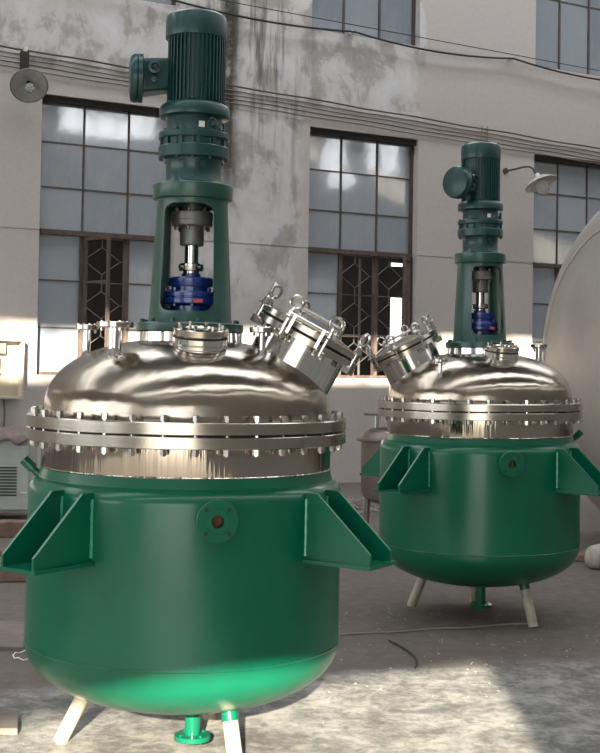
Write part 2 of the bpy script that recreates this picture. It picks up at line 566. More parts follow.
# dark shed behind the windows, with a doorway through it
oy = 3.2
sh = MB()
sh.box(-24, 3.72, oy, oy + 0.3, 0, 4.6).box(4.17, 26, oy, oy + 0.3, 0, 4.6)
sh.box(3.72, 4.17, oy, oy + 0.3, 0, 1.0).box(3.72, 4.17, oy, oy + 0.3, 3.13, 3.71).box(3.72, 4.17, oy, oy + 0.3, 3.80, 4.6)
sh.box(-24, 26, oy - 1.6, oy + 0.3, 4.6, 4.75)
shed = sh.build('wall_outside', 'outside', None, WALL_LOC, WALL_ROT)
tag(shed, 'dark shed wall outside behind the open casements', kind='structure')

# roof and the front wall behind the camera: tall doorway and a clerestory strip
rf = MB()
SKY = [(-19.4, -16.8), (-12.4, -10.2), (-4.7, -1.5)]      # unseen rooflight gaps added for fill light, kerbs added to block sun
edges = [-21.2] + [e for p in SKY for e in p] + [0.6]
for a, b in zip(edges[0::2], edges[1::2]):
    rf.box(-22.3, 24.3, a, b, 10.4, 10.6)
for a, b in SKY:
    rf.box(-22.3, 24.3, a - 0.1, a, 10.6, 11.5)
roof = rf.build('ceiling', 'roof', None, WALL_LOC, WALL_ROT)
tag(roof, 'flat dark roof slab of the workshop', kind='structure')
wl = MB()  # unseen side wall added to cut sky light, bays let some in
wl.box(-22.3, -22.0, -20.6, 0, 0, 1.2).box(-22.3, -22.0, -20.6, 0, 5.2, 10.4)
for a, b in ((-20.6, -19.5), (-13.2, -12.4), (-6.2, -5.4), (-1.0, 0)):
    wl.box(-22.3, -22.0, a, b, 1.2, 5.2)
tag(wl.build('wall_left', 'front', None, WALL_LOC, WALL_ROT), 'unseen left workshop wall with open bays shaped for side light', kind='structure')
wr = MB().box(12.0, 12.3, -20.6, 0, 0, 7.9).box(12.0, 12.3, -20.6, 0, 9.3, 10.4)  # unseen; openings and bars shaped for bright reflections in the top panes
k = -20.6
while k < -0.1:
    wr.box(12.0, 12.3, k, min(k + 1.0, 0), 7.9, 9.3).box(12.1, 12.15, k + 1.7, k + 1.76, 7.9, 9.3)
    k += 2.5
tag(wr.build('wall_right', 'front', None, WALL_LOC, WALL_ROT), 'unseen right workshop wall with high openings shaped for pane reflections', kind='structure')
FRONT_Y = -4.0 / CY
LINTEL, SLOT0, SLOT1 = 3.70, 8.88, 9.67
fw = MB()
DOOR0, DOOR1 = -7.5, 1.17 / CY
fw.box(-22, DOOR0, -0.25, 0, 0, LINTEL).box(DOOR1, 24, -0.25, 0, 0, LINTEL)
fw.box(-22, 24, -0.25, 0, LINTEL, SLOT0).box(-22, 24, -0.25, 0, SLOT1, 10.4)
k = -22.0
while k < 24:
    fw.box(k, k + 0.05, -0.15, -0.10, SLOT0, SLOT1)
    k += 0.72
for k in range(-5, 6):
    c = 2.05 + 3.9 * k
    fw.box(c - 0.35, c + 0.35, -0.25, -0.16, SLOT0, SLOT1)
frontw = fw.build('wall_front', 'front', None, (0, FRONT_Y, 0), WALL_ROT)
tag(frontw, 'front workshop wall with doorway and clerestory strip', kind='structure')

# ------------------------------------------------------------------ reactors
bolt_mesh = {}
def hexbolt(r, z0, z1, mat='bolt'):
    key = (r, z0, z1, mat)
    if key not in bolt_mesh:
        b = MB()
        hn = r * 1.5
        b.lathe([(0, z0), (r * 0.62, z0), (r * 0.62, z0 + 0.2 * hn), (r, z0 + 0.2 * hn), (r, z0 + 0.2 * hn + hn), (r * 0.62, z0 + 0.2 * hn + hn),
                 (r * 0.62, z1 - hn), (r, z1 - hn), (r, z1 - 0.05 * hn), (r * 0.5, z1), (0, z1)], 6)
        bolt_mesh[key] = b.mesh('bolt', mat, 25)
    return bolt_mesh[key]

def bolts(parent, n, rad, r, z0, z1, mx=None, off=0.0, mat='bolt'):
    me = hexbolt(r, z0, z1, mat)
    for k in range(n):
        a = off + 2 * PI * k / n
        o = link('bolt', me, parent)
        mloc = (mx or Matrix()) @ T(rad * math.cos(a), rad * math.sin(a), 0) @ RZ(a)
        o.matrix_local = mloc

DA, DB, DZ, DN = 0.667, 0.335, 1.598, 2.3
def dome_z(r):
    return DZ + DB * (1 - (r / DA) ** DN) ** (1 / DN)

def boolean_diff(target, cutter):
    md = target.modifiers.new('cut', 'BOOLEAN')
    md.object = cutter; md.operation = 'DIFFERENCE'; md.solver = 'EXACT'
    bpy.context.view_layer.update()
    dg = bpy.context.evaluated_depsgraph_get()
    me = bpy.data.meshes.new_from_object(target.evaluated_get(dg))
    target.modifiers.clear()
    old = target.data
    target.data = me
    bpy.data.objects.remove(cutter)
    bpy.data.meshes.remove(old)
    for p in me.polygons: p.use_smooth = True
    me.set_sharp_from_angle(angle=R(32))

def rounded_poly(pts, rad, seg=6):
    out = []
    n = len(pts)
    for i in range(n):
        p = Vector(pts[i]); a = (Vector(pts[i - 1]) - p).normalized(); b = (Vector(pts[(i + 1) % n]) - p).normalized()
        p0, p1 = p + a * rad, p + b * rad
        for k in range(seg + 1):
            t = k / seg
            q = p0 * (1 - t) ** 2 + p * 2 * t * (1 - t) + p1 * t ** 2
            out.append((q.x, q.y))
    return out

def reactor(loc, tilt, label, lug0, man_ang, frame_ang, box_ang, legs, nozzles, sight_a, side_a, vent_a, manlean, dro):
    root = bpy.data.objects.new('reactor', None)
    col.objects.link(root)
    root.location = loc
    root.rotation_euler = tilt
    tag(root, label, 'reactor', 'green jacketed steel mixing reactors')
    # ---- jacket
    prof = [(0, 0.24)]
    a, b, zq = 0.728, 0.30, 0.54
    for k in range(1, 25):
        t = k / 24
        r = a * math.sin(t * PI / 2)
        z = zq - b * max(0.0, 1 - (r / a) ** 2.15) ** (1 / 2.15)
        prof.append((r, z))
    prof += [(a, 0.545), (a, 0.9), (a, 1.225)]
    for k in range(1, 9):
        t = k / 8 * R(68)
        prof.append((a - 0.07 * (1 - math.cos(t)), 1.225 + 0.07 * math.sin(t)))
    prof += [(0.678, 1.316), (0.674, 1.333), (0.660, 1.338)]
    jk = MB().lathe(prof, 112).build('jacket', 'green', root, ang=50)
    MB().torus(0.729, 0.0042, 112, 6, T(0, 0, 0.545)).build('weld_seam', 'green', jk)
    MB().torus(0.675, 0.004, 96, 6, T(0, 0, 1.337)).build('weld_seam', 'shell_steel', jk)
    # ---- steel shell and flanges
    MB().lathe([(0.66, 1.30), (0.675, 1.335), (0.675, 1.462), (0.64, 1.462)], 112).build('shell_neck', 'shell_steel', root)
    for nm, z0, z1 in (('lower_flange', 1.460, 1.5115), ('upper_flange', 1.520, 1.5715)):
        bv = 0.003
        f = MB().lathe([(0.63, z0), (0.745 - bv, z0), (0.745, z0 + bv), (0.745, z1 - bv), (0.745 - bv, z1), (0.63, z1)], 128, closed=True)
        fo = f.build(nm, 'flange_steel', root)
    MB().ring(0.64, 0.722, 1.5115, 1.520, 96).build('gasket', 'gap', root)
    bolts(fo, 34, 0.716, 0.0165, 1.430, 1.602, off=R(2.5))
    # ---- dome
    prof = [(0.655, 1.571), (0.672, 1.573), (0.668, 1.585)]
    for k in range(0, 33):
        t = k / 32
        r = DA * math.cos(t * PI / 2) ** 0.85
        prof.append((r, dome_z(min(r, DA * 0.99999))))
    prof[-1] = (0, dome_z(0))
    MB().lathe(prof, 128).build('dome', 'dome_steel', root, ang=50)
    # ---- mounting pad under the drive
    pad = MB().lathe([(0.20, 1.86), (0.246, 1.865), (0.248, 1.868), (0.248, 1.960), (0.244, 1.966), (0, 1.966)], 72).build('mounting_pad', 'polished', root)
    # ---- drive frame with two windows
    fr = MB().lathe([(0.15, 1.967), (0.252, 1.967), (0.252, 2.000), (0.248, 2.004), (0.200, 2.006), (0.194, 2.03), (0.166, 2.568), (0.169, 2.583),
                     (0.186, 2.586), (0.188, 2.590), (0.188, 2.652), (0.185, 2.656), (0.10, 2.656), (0.10, 2.62), (0.144, 2.57), (0.172, 2.03), (0.15, 2.0)], 96,
                    closed=True)
    fo = fr.build('drive_frame', 'frame_green')
    cut = MB().prism(rounded_poly([(-0.124, 2.058), (0.124, 2.058), (0.113, 2.558), (-0.113, 2.558)], 0.05), -0.4, 0.4, RZ(frame_ang))
    boolean_diff(fo, cut.build('cutter', 'frame_green'))
    fo.parent = root
    bolts(fo, 12, 0.226, 0.012, 1.975, 2.022, off=R(15), mat='frame_green')
    # ---- inside the frame
    cp = MB().lathe([(0, 2.372), (0.054, 2.372), (0.057, 2.376), (0.057, 2.452), (0.060, 2.462), (0.093, 2.464), (0.096, 2.468), (0.096, 2.490), (0.098, 2.492), (0.098, 2.526), (0.094, 2.530), (0.05, 2.534), (0.05, 2.63), (0, 2.63)], 40).build('coupling', 'cast', root)
    bolts(cp, 6, 0.078, 0.010, 2.442, 2.548, off=R(20))
    MB().disc(0.033, 2.15, 2.40, 32).build('shaft', 'polished', root)
    cl = MB().lathe([(0, 2.236), (0.038, 2.236), (0.038, 2.25), (0.056, 2.252), (0.058, 2.256), (0.058, 2.284), (0.055, 2.287), (0, 2.287)], 32).build('clamp_collar', 'bolt', root)
    for k in range(4):
        an = R(45 + 90 * k)
        MB().tube([(0.05 * math.cos(an), 0.05 * math.sin(an), 2.268), (0.074 * math.cos(an), 0.074 * math.sin(an), 2.268)], 0.008, 6).build('clamp_screw', 'bolt', cl)
    ms = MB().lathe([(0, 1.99), (0.096, 1.99), (0.096, 2.085), (0.126, 2.094), (0.129, 2.098), (0.129, 2.120), (0.124, 2.123), (0.124, 2.127), (0.129, 2.130),
                     (0.129, 2.148), (0.126, 2.152), (0.092, 2.154), (0.092, 2.176), (0.103, 2.178), (0.105, 2.182), (0.105, 2.214), (0.101, 2.220),
                     (0.044, 2.222), (0.044, 2.24), (0, 2.24)], 48).build('mechanical_seal', 'blue', root)
    bolts(ms, 8, 0.114, 0.010, 2.083, 2.170, off=R(10), mat='blue')
    for an, zz, rr in ((R(-68), 2.107, 0.1295), (R(-74), 2.037, 0.0965)):
        mx = RZ(an + frame_ang)
        MB().box(rr, rr + 0.004, -0.022, 0.022, zz - 0.009, zz + 0.009, mx).build('tag_plate', 'red_tag', ms)
    MB().tube([(0.09 * math.cos(R(-100)), 0.09 * math.sin(R(-100)), 2.05), (0.125 * math.cos(R(-100)), 0.125 * math.sin(R(-100)), 2.05)], 0.014, 10).build('seal_port', 'blue', ms)
    # ---- gear reducer
    gr = MB().lathe([(0, 2.656), (0.134, 2.656), (0.136, 2.666), (0.130, 2.676), (0.130, 2.768), (0.134, 2.776), (0.164, 2.779), (0.167, 2.783), (0.167, 2.832),
                     (0.164, 2.836), (0.150, 2.838), (0.150, 2.868), (0.164, 2.870), (0.167, 2.874), (0.167, 2.898), (0.163, 2.902), (0.134, 2.904), (0.131, 2.91),
                     (0.131, 2.968), (0.136, 2.974), (0, 2.974)], 64).build('gear_reducer', 'motor', root)
    for k in range(12):
        an = 2 * PI * k / 12 + 0.2
        MB().box(0.148, 0.160, -0.010, 0.010, 2.834, 2.872, RZ(an)).build('rib', 'motor', gr)
    bolts(gr, 12, 0.153, 0.0090, 2.768, 2.912, off=R(4), mat='motor')
    lug = RZ(box_ang + R(120))
    MB().torus(0.020, 0.006, 18, 7, lug @ T(0.148, 0, 2.94) @ Matrix.Rotation(R(90), 4, 'Y')).build('lifting_eye', 'motor', gr)
    MB().torus(0.020, 0.006, 18, 7, RZ(box_ang + R(145)) @ T(0.150, 0, 2.925) @ Matrix.Rotation(R(90), 4, 'Y')).build('lifting_eye', 'motor', gr)
    MB().tube([RZ(R(-68)) @ Vector((0.125, 0, 2.745)), RZ(R(-68)) @ Vector((0.141, 0, 2.745))], 0.017, 12).build('oil_plug', 'motor', gr)
    MB().box(0.1305, 0.134, -0.014, 0.014, 2.915, 2.943, RZ(R(-70))).build('data_plate', 'white_tag', gr)
    # ---- motor
    mo = MB().lathe([(0, 2.974), (0.158, 2.974), (0.166, 2.978), (0.167, 2.984), (0.167, 3.018), (0.160, 3.030), (0.140, 3.042), (0.130, 3.05), (0.130, 3.37), (0, 3.37)], 64)
    nf = 44
    for k in range(nf):
        an = 2 * PI * k / nf
        dev = (an - box_ang + PI) % (2 * PI) - PI
        if abs(dev) < 0.42: continue
        mo.box(0.127, 0.1425, -0.0035, 0.0035, 3.046, 3.37, RZ(an))
    mob = mo.build('motor', 'motor', root)
    fc = MB().lathe([(0.10, 3.352), (0.1445, 3.352), (0.1455, 3.356), (0.1455, 3.435), (0.140, 3.456), (0.126, 3.468), (0.09, 3.474), (0, 3.476)], 64).build('fan_cover', 'motor', mob)
    bx = RZ(box_ang)
    tb = MB()
    tb.add([(0.115, -0.062, 3.10), (0.115, 0.062, 3.10), (0.115, 0.062, 3.25), (0.115, -0.062, 3.25),
            (0.258, -0.080, 3.078), (0.258, 0.080, 3.078), (0.258, 0.080, 3.238), (0.258, -0.080, 3.238)],
           [(0, 1, 2, 3), (4, 7, 6, 5), (0, 4, 5, 1), (1, 5, 6, 2), (2, 6, 7, 3), (3, 7, 4, 0)], bx)
    tbo = tb.build('terminal_box', 'motor', mob)
    bevel(tbo, 0.018, 3)
    dm = bx @ T(0.245, 0, 3.158) @ Matrix.Rotation(R(90), 4, 'Y')
    MB().lathe([(0, 0), (0.10, 0), (0.118, 0.004), (0.118, 0.022), (0.114, 0.026), (0.118, 0.030), (0.118, 0.046), (0.110, 0.060), (0.06, 0.068), (0, 0.069)], 48, dm).build('box_cover', 'motor', mob)
    gm = bx @ T(0.195, 0.06, 3.19) @ Matrix.Rotation(R(-90), 4, 'X')
    if True:
        g = MB().lathe([(0, 0.0), (0.026, 0.0), (0.026, 0.030), (0.030, 0.032), (0.030, 0.052), (0.018, 0.054), (0.016, 0.030), (0, 0.028)], 20, gm)
        g.lathe([(0, 0.0), (0.014, 0.0), (0.014, 0.034), (0, 0.036)], 12, gm @ T(0.0, 0.055, 0))
        g.build('cable_gland', 'motor', mob)
    # ---- manway
    ax = Vector((math.cos(man_ang) * math.sin(manlean), math.sin(man_ang) * math.sin(manlean), math.cos(manlean)))
    lc = Vector((0.56 * math.cos(man_ang), 0.56 * math.sin(man_ang), 1.957))
    mm = frame_from(ax, lc, up=(-math.sin(man_ang), math.cos(man_ang), 0))
    mw = MB().lathe([(0.195, -0.30), (0.212, -0.30), (0.212, -0.03), (0.195, -0.03)], 72, mm, closed=True).build('manway', 'polished', root)
    MB().lathe([(0.19, -0.040), (0.262, -0.040), (0.265, -0.037), (0.265, -0.008), (0.262, -0.005), (0.19, -0.005)], 72, mm, closed=True).build('manway_flange', 'flange_steel', mw)
    MB().ring(0.19, 0.245, -0.006, 0.006, 64, mm).build('manway_gasket', 'gap', mw)
    MB().lathe([(0, 0.005), (0.262, 0.005), (0.265, 0.008), (0.265, 0.034), (0.262, 0.037), (0.21, 0.037), (0.19, 0.046), (0.10, 0.062), (0, 0.066)], 72, mm).build('lid', 'flange_steel', mw)
    nb = 8
    for k in range(nb):
        an = 2 * PI * (k + 0.5) / nb
        kx = mm @ RZ(an) @ T(0.262, 0, 0)
        e = MB()
        e.tube([(0, 0, -0.055), (0, 0, 0.085)], 0.009, 8, kx)
        e.lathe([(0, 0.038), (0.019, 0.038), (0.019, 0.046), (0.014, 0.048), (0.014, 0.066), (0.010, 0.07), (0, 0.07)], 10, kx)
        e.box(-0.016, 0.022, -0.024, 0.024, 0.030, 0.038, kx)
        for sg in (-1, 1):
            e.box(-0.022, 0.018, sg * 0.019 - 0.006, sg * 0.019 + 0.006, -0.066, -0.030, kx)
        e.tube([(0, -0.03, -0.05), (0, 0.03, -0.05)], 0.008, 8, kx)
        tw = rnd.uniform(-0.6, 0.6)
        e.torus(0.029, 0.0075, 20, 8, kx @ T(0, 0, 0.110) @ RZ(tw) @ Matrix.Rotation(R(90), 4, 'Y'))
        e.build('eye_bolt', 'bolt', mw)
    hg = MB()
    hx = mm @ RZ(R(-90))
    hg.box(0.14, 0.285, -0.045, -0.033, 0.036, 0.062, hx).box(0.14, 0.285, 0.033, 0.045, 0.036, 0.062, hx)
    hg.tube([(0.285, -0.095, 0.050), (0.285, 0.095, 0.050)], 0.012, 10, hx)
    hg.box(0.262, 0.300, -0.080, -0.066, -0.03, 0.062, hx).box(0.262, 0.300, 0.066, 0.080, -0.03, 0.062, hx)
    hg.build('lid_hinge', 'bolt', mw)
    hd = MB().tube([(-0.13, 0.05, 0.05), (-0.13, 0.05, 0.10), (0.13, 0.05, 0.10), (0.13, 0.05, 0.05)], 0.010, 8, mm)
    hd.build('lid_handle', 'bolt', mw)
    # ---- sight glass on the dome front
    sr = 0.345
    sp = Vector((sr * math.cos(sight_a), sr * math.sin(sight_a), dome_z(sr)))
    sn = Vector((math.cos(sight_a) * 0.16, math.sin(sight_a) * 0.16, 1)).normalized()
    sm = frame_from(sn, sp) @ Matrix.Scale(1.1, 4)
    sg_ = MB().lathe([(0.085, -0.08), (0.106, -0.08), (0.106, -0.012), (0.110, -0.008), (0.110, 0.004), (0.106, 0.008), (0.112, 0.012), (0.112, 0.032), (0.085, 0.034)], 56, sm).build('sight_glass', 'polished', root)
    MB().ring(0.08, 0.107, 0.033, 0.041, 48, sm).build('gasket', 'gap', sg_)
    MB().lathe([(0.062, 0.041), (0.110, 0.041), (0.112, 0.044), (0.112, 0.068), (0.109, 0.071), (0.066, 0.071), (0.060, 0.062)], 56, sm, closed=True).build('sight_ring', 'flange_steel', sg_)
    MB().disc(0.066, 0.046, 0.060, 40, 0, sm).build('pane', 'sight', sg_)
    bolts(sg_, 8, 0.090, 0.0085, 0.02, 0.088, sm, off=R(22))
    # ---- standing nozzles with flanges
    for (x, y, top, rp, rf) in nozzles:
        rr = math.hypot(x, y)
        zb = dome_z(rr)
        nz = MB().lathe([(rp + 0.006, zb - 0.06), (rp + 0.004, zb + 0.002), (rp, zb + 0.012), (rp, zb + 0.03), (rp, top - 0.026), (0, top - 0.026)], 32, T(x, y, 0)).build('nozzle', 'polished', root)
        th = 0.024 if rf > 0.05 else 0.018
        MB().lathe([(rp * 0.7, top - th), (rf - 0.002, top - th), (rf, top - th + 0.002), (rf, top - 0.002), (rf - 0.002, top), (rp * 0.7, top)], 40, T(x, y, 0), closed=True).build('nozzle_flange', 'flange_steel', nz)
        bolts(nz, 4, (rp + rf) / 2 + 0.004, 0.007, top - th - 0.016, top + 0.006, T(x, y, 0), off=0.5)
    # ---- jacket side nozzle
    sd = Vector((math.cos(side_a), math.sin(side_a), 0))
    sx = frame_from(sd, (0, 0, 1.172))
    sn_ = MB().lathe([(0.030, 0.70), (0.038, 0.70), (0.038, 0.775), (0.030, 0.775)], 28, sx, closed=True).build('side_nozzle', 'green', root)
    hole_fl = MB().lathe([(0.027, 0.772), (0.085, 0.772), (0.088, 0.775), (0.088, 0.795), (0.085, 0.798), (0.052, 0.798), (0.050, 0.801), (0.027, 0.801)], 48, sx, closed=True)
    hole_fl.build('nozzle_flange', 'green', sn_)
    for k in range(4):
        an = R(45 + 90 * k)
        MB().disc(0.0085, 0.7960, 0.7990, 12, 0, sx @ T(0.068 * math.cos(an), 0.068 * math.sin(an), 0)).build('bolt_hole', 'gap', sn_)
    MB().disc(0.030, 0.70, 0.735, 24, 0, sx).build('bore', 'rust_hole', sn_)
    # ---- vent stub on the shoulder
    vd = Vector((math.cos(vent_a) * 0.72, math.sin(vent_a) * 0.72, 0.70)).normalized()
    vx = frame_from(vd, (0.69 * math.cos(vent_a), 0.69 * math.sin(vent_a), 1.285))
    MB().lathe([(0, -0.02), (0.017, -0.02), (0.017, 0.035), (0.024, 0.036), (0.024, 0.098), (0.017, 0.099), (0.015, 0.06), (0, 0.06)], 20, vx).build('vent_stub', 'green', root)
    # ---- mounting lugs
    zb, zt = 0.965, 1.265
    for an in lug0:
        mx = RZ(an)
        bp = MB().box(0.70, 1.055, -0.115, 0.115, zb, zb + 0.016, mx).build('bracket', 'green', root)
        for sg in (-1, 1):
            yy = sg * 0.089
            r0 = math.sqrt(0.728 ** 2 - yy ** 2) - 0.01
            g = MB().prism([(r0, zb + 0.016), (1.042, zb + 0.016), (1.042, zb + 0.062), (r0 + 0.065, zt), (r0, zt)], yy - 0.0065, yy + 0.0065, mx)
            g.build('gusset', 'green', bp)
            w = MB()
            rw = r0 + 0.012
            w.tube([(rw, yy - sg * 0.010, zb + 0.03 + 0.245 * j / 12) for j in range(13)], [0.0065 * (1 + 0.25 * math.sin(j * 2.1)) for j in range(13)], 6, mx)
            w.tube([(rw, yy + sg * 0.010, zb + 0.03 + 0.245 * j / 12) for j in range(13)], [0.0065 * (1 + 0.25 * math.cos(j * 2.3)) for j in range(13)], 6, mx)
            w.build('weld_bead', 'weld', bp)
    # ---- legs
    for an, rt_, rb_ in legs:
        c, s = math.cos(an), math.sin(an)
        top = Vector((rt_ * c, rt_ * s, 0.40)); bot = Vector((rb_ * c, rb_ * s, 0.0))
        d = (bot - top)
        mid = top + d * 0.36
        lg = MB().tube([mid, bot], 0.035, 20).build('leg', 'leg', root)
        MB().tube([top, mid + d * 0.01], 0.0365, 20).build('leg_socket', 'green', lg)
    # ---- drain
    dr = MB().lathe([(0, 0.085), (0.036, 0.085), (0.036, 0.27), (0, 0.27)], 28, T(*dro, 0)).build('drain', 'green', root)
    MB().lathe([(0.02, 0.065), (0.083, 0.065), (0.085, 0.067), (0.085, 0.087), (0.083, 0.089), (0.02, 0.089)], 40, T(*dro, 0), closed=True).build('drain_flange', 'green', dr)
    bolts(dr, 4, 0.064, 0.008, 0.058, 0.097, T(*dro, 0), off=R(40), mat='green')
    nz = MB().lathe([(0.05, 0.20), (0.058, 0.20), (0.058, 0.30), (0.05, 0.30)], 32, T(-0.03, 0.12, 0), closed=True).build('bottom_collar', 'polished', root)
    return root

FRONT = -PI / 2
r1 = reactor((-0.527, 5.9, 0), (0, R(0.2), 0),
             'large green jacketed reactor with steel dome standing nearest the camera',
             [FRONT + R(a_) for a_ in (-35, 58, 145, -136)], R(-4), R(-2), R(180 + 8),
             [(R(168), 0.40, 0.60), (R(-56), 0.40, 0.52), (R(80), 0.37, 0.56)],
             [(-0.490, 0.02, 1.990, 0.019, 0.055), (-0.300, -0.36, 1.994, 0.030, 0.082), (0.350, -0.30, 1.985, 0.014, 0.056)],
             R(-77), FRONT + R(14.5), R(183), R(28), (0.055, -0.02))
r2 = reactor((1.337, 9.21, 0), (0, R(-0.35), 0),
             'green jacketed reactor with steel dome standing further back on the right',
             [FRONT + R(a_) for a_ in (-43.5, 46.5, 136.5, -133.5)], R(184), R(14), R(224),
             [(R(142), 0.40, 0.58), (R(-47), 0.38, 0.50), (R(85), 0.37, 0.56)],
             [(0.455, 0.10, 1.975, 0.019, 0.05), (0.43, -0.03, 1.995, 0.024, 0.062), (-0.345, -0.50, 1.875, 0.014, 0.05)],
             R(-72), FRONT + R(8), R(3), R(27), (0.02, 0.0))

# ------------------------------------------------------------------ big tank at the right edge
tb = MB()
TR_, TB_ = 1.88, 0.78
prof = [(0, -TB_)]
for k in range(1, 25):
    t = k / 24 * PI / 2
    prof.append((TR_ * math.sin(t), -TB_ * math.cos(t)))
prof += [(TR_, 2.0), (TR_, 6.5)]
for k in range(1, 13):
    t = k / 12 * PI / 2
    prof.append((TR_ * math.cos(t), 6.5 + TB_ * math.sin(t)))
tank_rot = Matrix.Rotation(YAW - R(4), 4, 'Z') @ Matrix.Rotation(R(90), 4, 'Y')
tank = bpy.data.objects.new('storage_tank', None)
col.objects.link(tank)
tank.location = (3.74, 12.6, 0)
tag(tank, 'huge dull steel horizontal tank with domed end at the right edge', 'tank')
tsh = MB().lathe(prof, 96, T(0, 0, 1.94) @ tank_rot).build('shell', 'tank', tank, ang=50)
# petal weld seams on the domed end
MB().torus(1.40, 0.012, 96, 6, T(0, 0, 1.94) @ tank_rot @ T(0, 0, -TB_ * math.sqrt(1 - (1.40 / TR_) ** 2) - 0.004)).build('weld_seam', 'box_cream', tsh)
for an in (R(300),):
    pts = []
    for k in range(4, 25):
        t = k / 24 * PI / 2
        pts.append(T(0, 0, 1.94) @ tank_rot @ Vector(((TR_ + .003) * math.sin(t) * math.cos(an), (TR_ + .003) * math.sin(t) * math.sin(an), -(TB_ + .003) * math.cos(t))))
    MB().tube(pts, 0.010, 6).build('weld_seam', 'box_cream', tsh)
MB().torus(TR_, 0.012, 96, 6, T(0, 0, 1.94) @ tank_rot).build('weld_seam', 'tank', tsh)
for q in (0.8, 5.6):
    sm = RZ(YAW - R(4))
    poly = [(-1.3, 0), (1.3, 0)] + [(1.95 * math.sin(R(a_)), 1.94 - 1.85 * math.cos(R(a_))) for a_ in (40, 25, 10, 0, -10, -25, -40)]
    MB().prism(poly, -0.1, 0.1, sm @ T(q, 0, 0) @ RZ(R(90))).build('saddle', 'tan_steel', tank)

# ------------------------------------------------------------------ small brown vessel behind the right reactor
bv = bpy.data.objects.new('small_vessel', None)
col.objects.link(bv)
bv.location = (0.99, 13.2, 0)
tag(bv, 'small brown steel vessel with domed lid behind the right reactor', 'vessel')
vb = MB().lathe([(0, 0.36), (0.18, 0.38), (0.30, 0.44), (0.325, 0.52), (0.325, 1.03), (0, 1.03)], 56).build('body', 'tan_steel', bv)
MB().lathe([(0, 1.03), (0.375, 1.03), (0.378, 1.035), (0.378, 1.06), (0.375, 1.065), (0.34, 1.068), (0.30, 1.12), (0.22, 1.16), (0, 1.18)], 56).build('lid', 'tan_steel', bv)
MB().tube([(-0.17, 0, 1.14), (-0.17, 0, 1.30)], 0.032, 14).build('nozzle', 'polished', bv)
MB().tube([(0.02, -0.05, 1.14), (0.02, -0.05, 1.30)], 0.04, 14).build('nozzle', 'polished', bv)
MB().box(-0.30, 0.25, -0.15, 0.12, 1.30, 1.32).build('top_plate', 'tan_steel', bv)
for k in range(3):
    a_ = R(200 + 120 * k)
    MB().tube([(0.27 * math.cos(a_), 0.27 * math.sin(a_), 0.5), (0.29 * math.cos(a_), 0.29 * math.sin(a_), 0)], 0.03, 10).build('leg', 'tan_steel', bv)

# ------------------------------------------------------------------ wall cables
def wall_cable(name, pts, r, mat, label, n=6):
    o = MB().tube([wall_pt(*p) for p in pts], r, n).build(name, mat)
    return tag(o, label, 'cable', 'cables strung along the wall')

def run(s0, s1, z, n, sag=0.0, step=0.6, slope=0.0, seedv=0):
    k = int((s1 - s0) / step)
    return [(s0 + (s1 - s0) * i / k, z + slope * (s1 - s0) * i / k - sag * 4 * (i / k) * (1 - i / k)
             + 0.008 * math.sin(i * 1.7 + seedv), n) for i in range(k + 1)]
names = ['topmost', 'second from the top', 'middle', 'second from the bottom', 'lowest']
for i in range(5):
    z = 6.19 - 0.066 * i
    pts = run(-9.5, 9.5, z, 0.045, 0, 0.5, -0.0325, i)
    wall_cable('wall_cable', pts, 0.008 if i else 0.013, 'cable_brown' if i in (0, 3) else 'cable_grey',
               '%s of the five thin cables running above the lower windows' % names[i])
ins = [(0.78, 6.99), (3.9, 6.99), (-2.7, 7.06), (7.2, 6.95)]
pts = []
for (a, za), (b, zb_) in zip([(-6.0, 7.10), ins[2], ins[0], ins[1]], [ins[2], ins[0], ins[1], ins[3]]):
    for k in range(10):
        t = k / 10
        pts.append((a + (b - a) * t, za + (zb_ - za) * t - 0.10 * 4 * t * (1 - t), 0.158))
pts.append((7.2, 6.95, 0.158))
wall_cable('power_cable', pts, 0.016, 'cable_black', 'thick black cable sagging between insulators near the top of the wall')
pts = [(-6 + 13.2 * k / 30, 7.20 - 0.17 * k / 30, 0.10) for k in range(31)]
wall_cable('wall_cable', pts, 0.007, 'cable_black', 'taut thin black cable just above the thick sagging one')
for i, (s, z) in enumerate(ins[:2]):
    o = MB().lathe([(0, 0), (0.018, 0), (0.018, 0.05), (0.035, 0.06), (0.035, 0.08), (0.022, 0.09), (0.035, 0.10), (0.035, 0.12), (0.012, 0.14), (0, 0.14)], 14,
                   Matrix.Rotation(R(90), 4, 'X')).build('insulator', 'ceramic', None, wall_pt(s, z - 0.0, -0.0), WALL_ROT)
    tag(o, ['small pale insulator under the middle upper window holding the black cable',
            'small pale insulator on bare wall right of the middle upper window'][i], 'insulator', 'cable insulators')
cb = MB().box(-0.014, 0.014, -0.034, 0, -0.40, 0.06).box(-0.13, -0.11, -0.034, 0, -0.38, 0.06).build('cable_bracket', 'box_cream', None, wall_pt(3.50, 5.77, 0.002), WALL_ROT)
tag(cb, 'small pale bracket holding the five cables above the right motor', 'bracket')

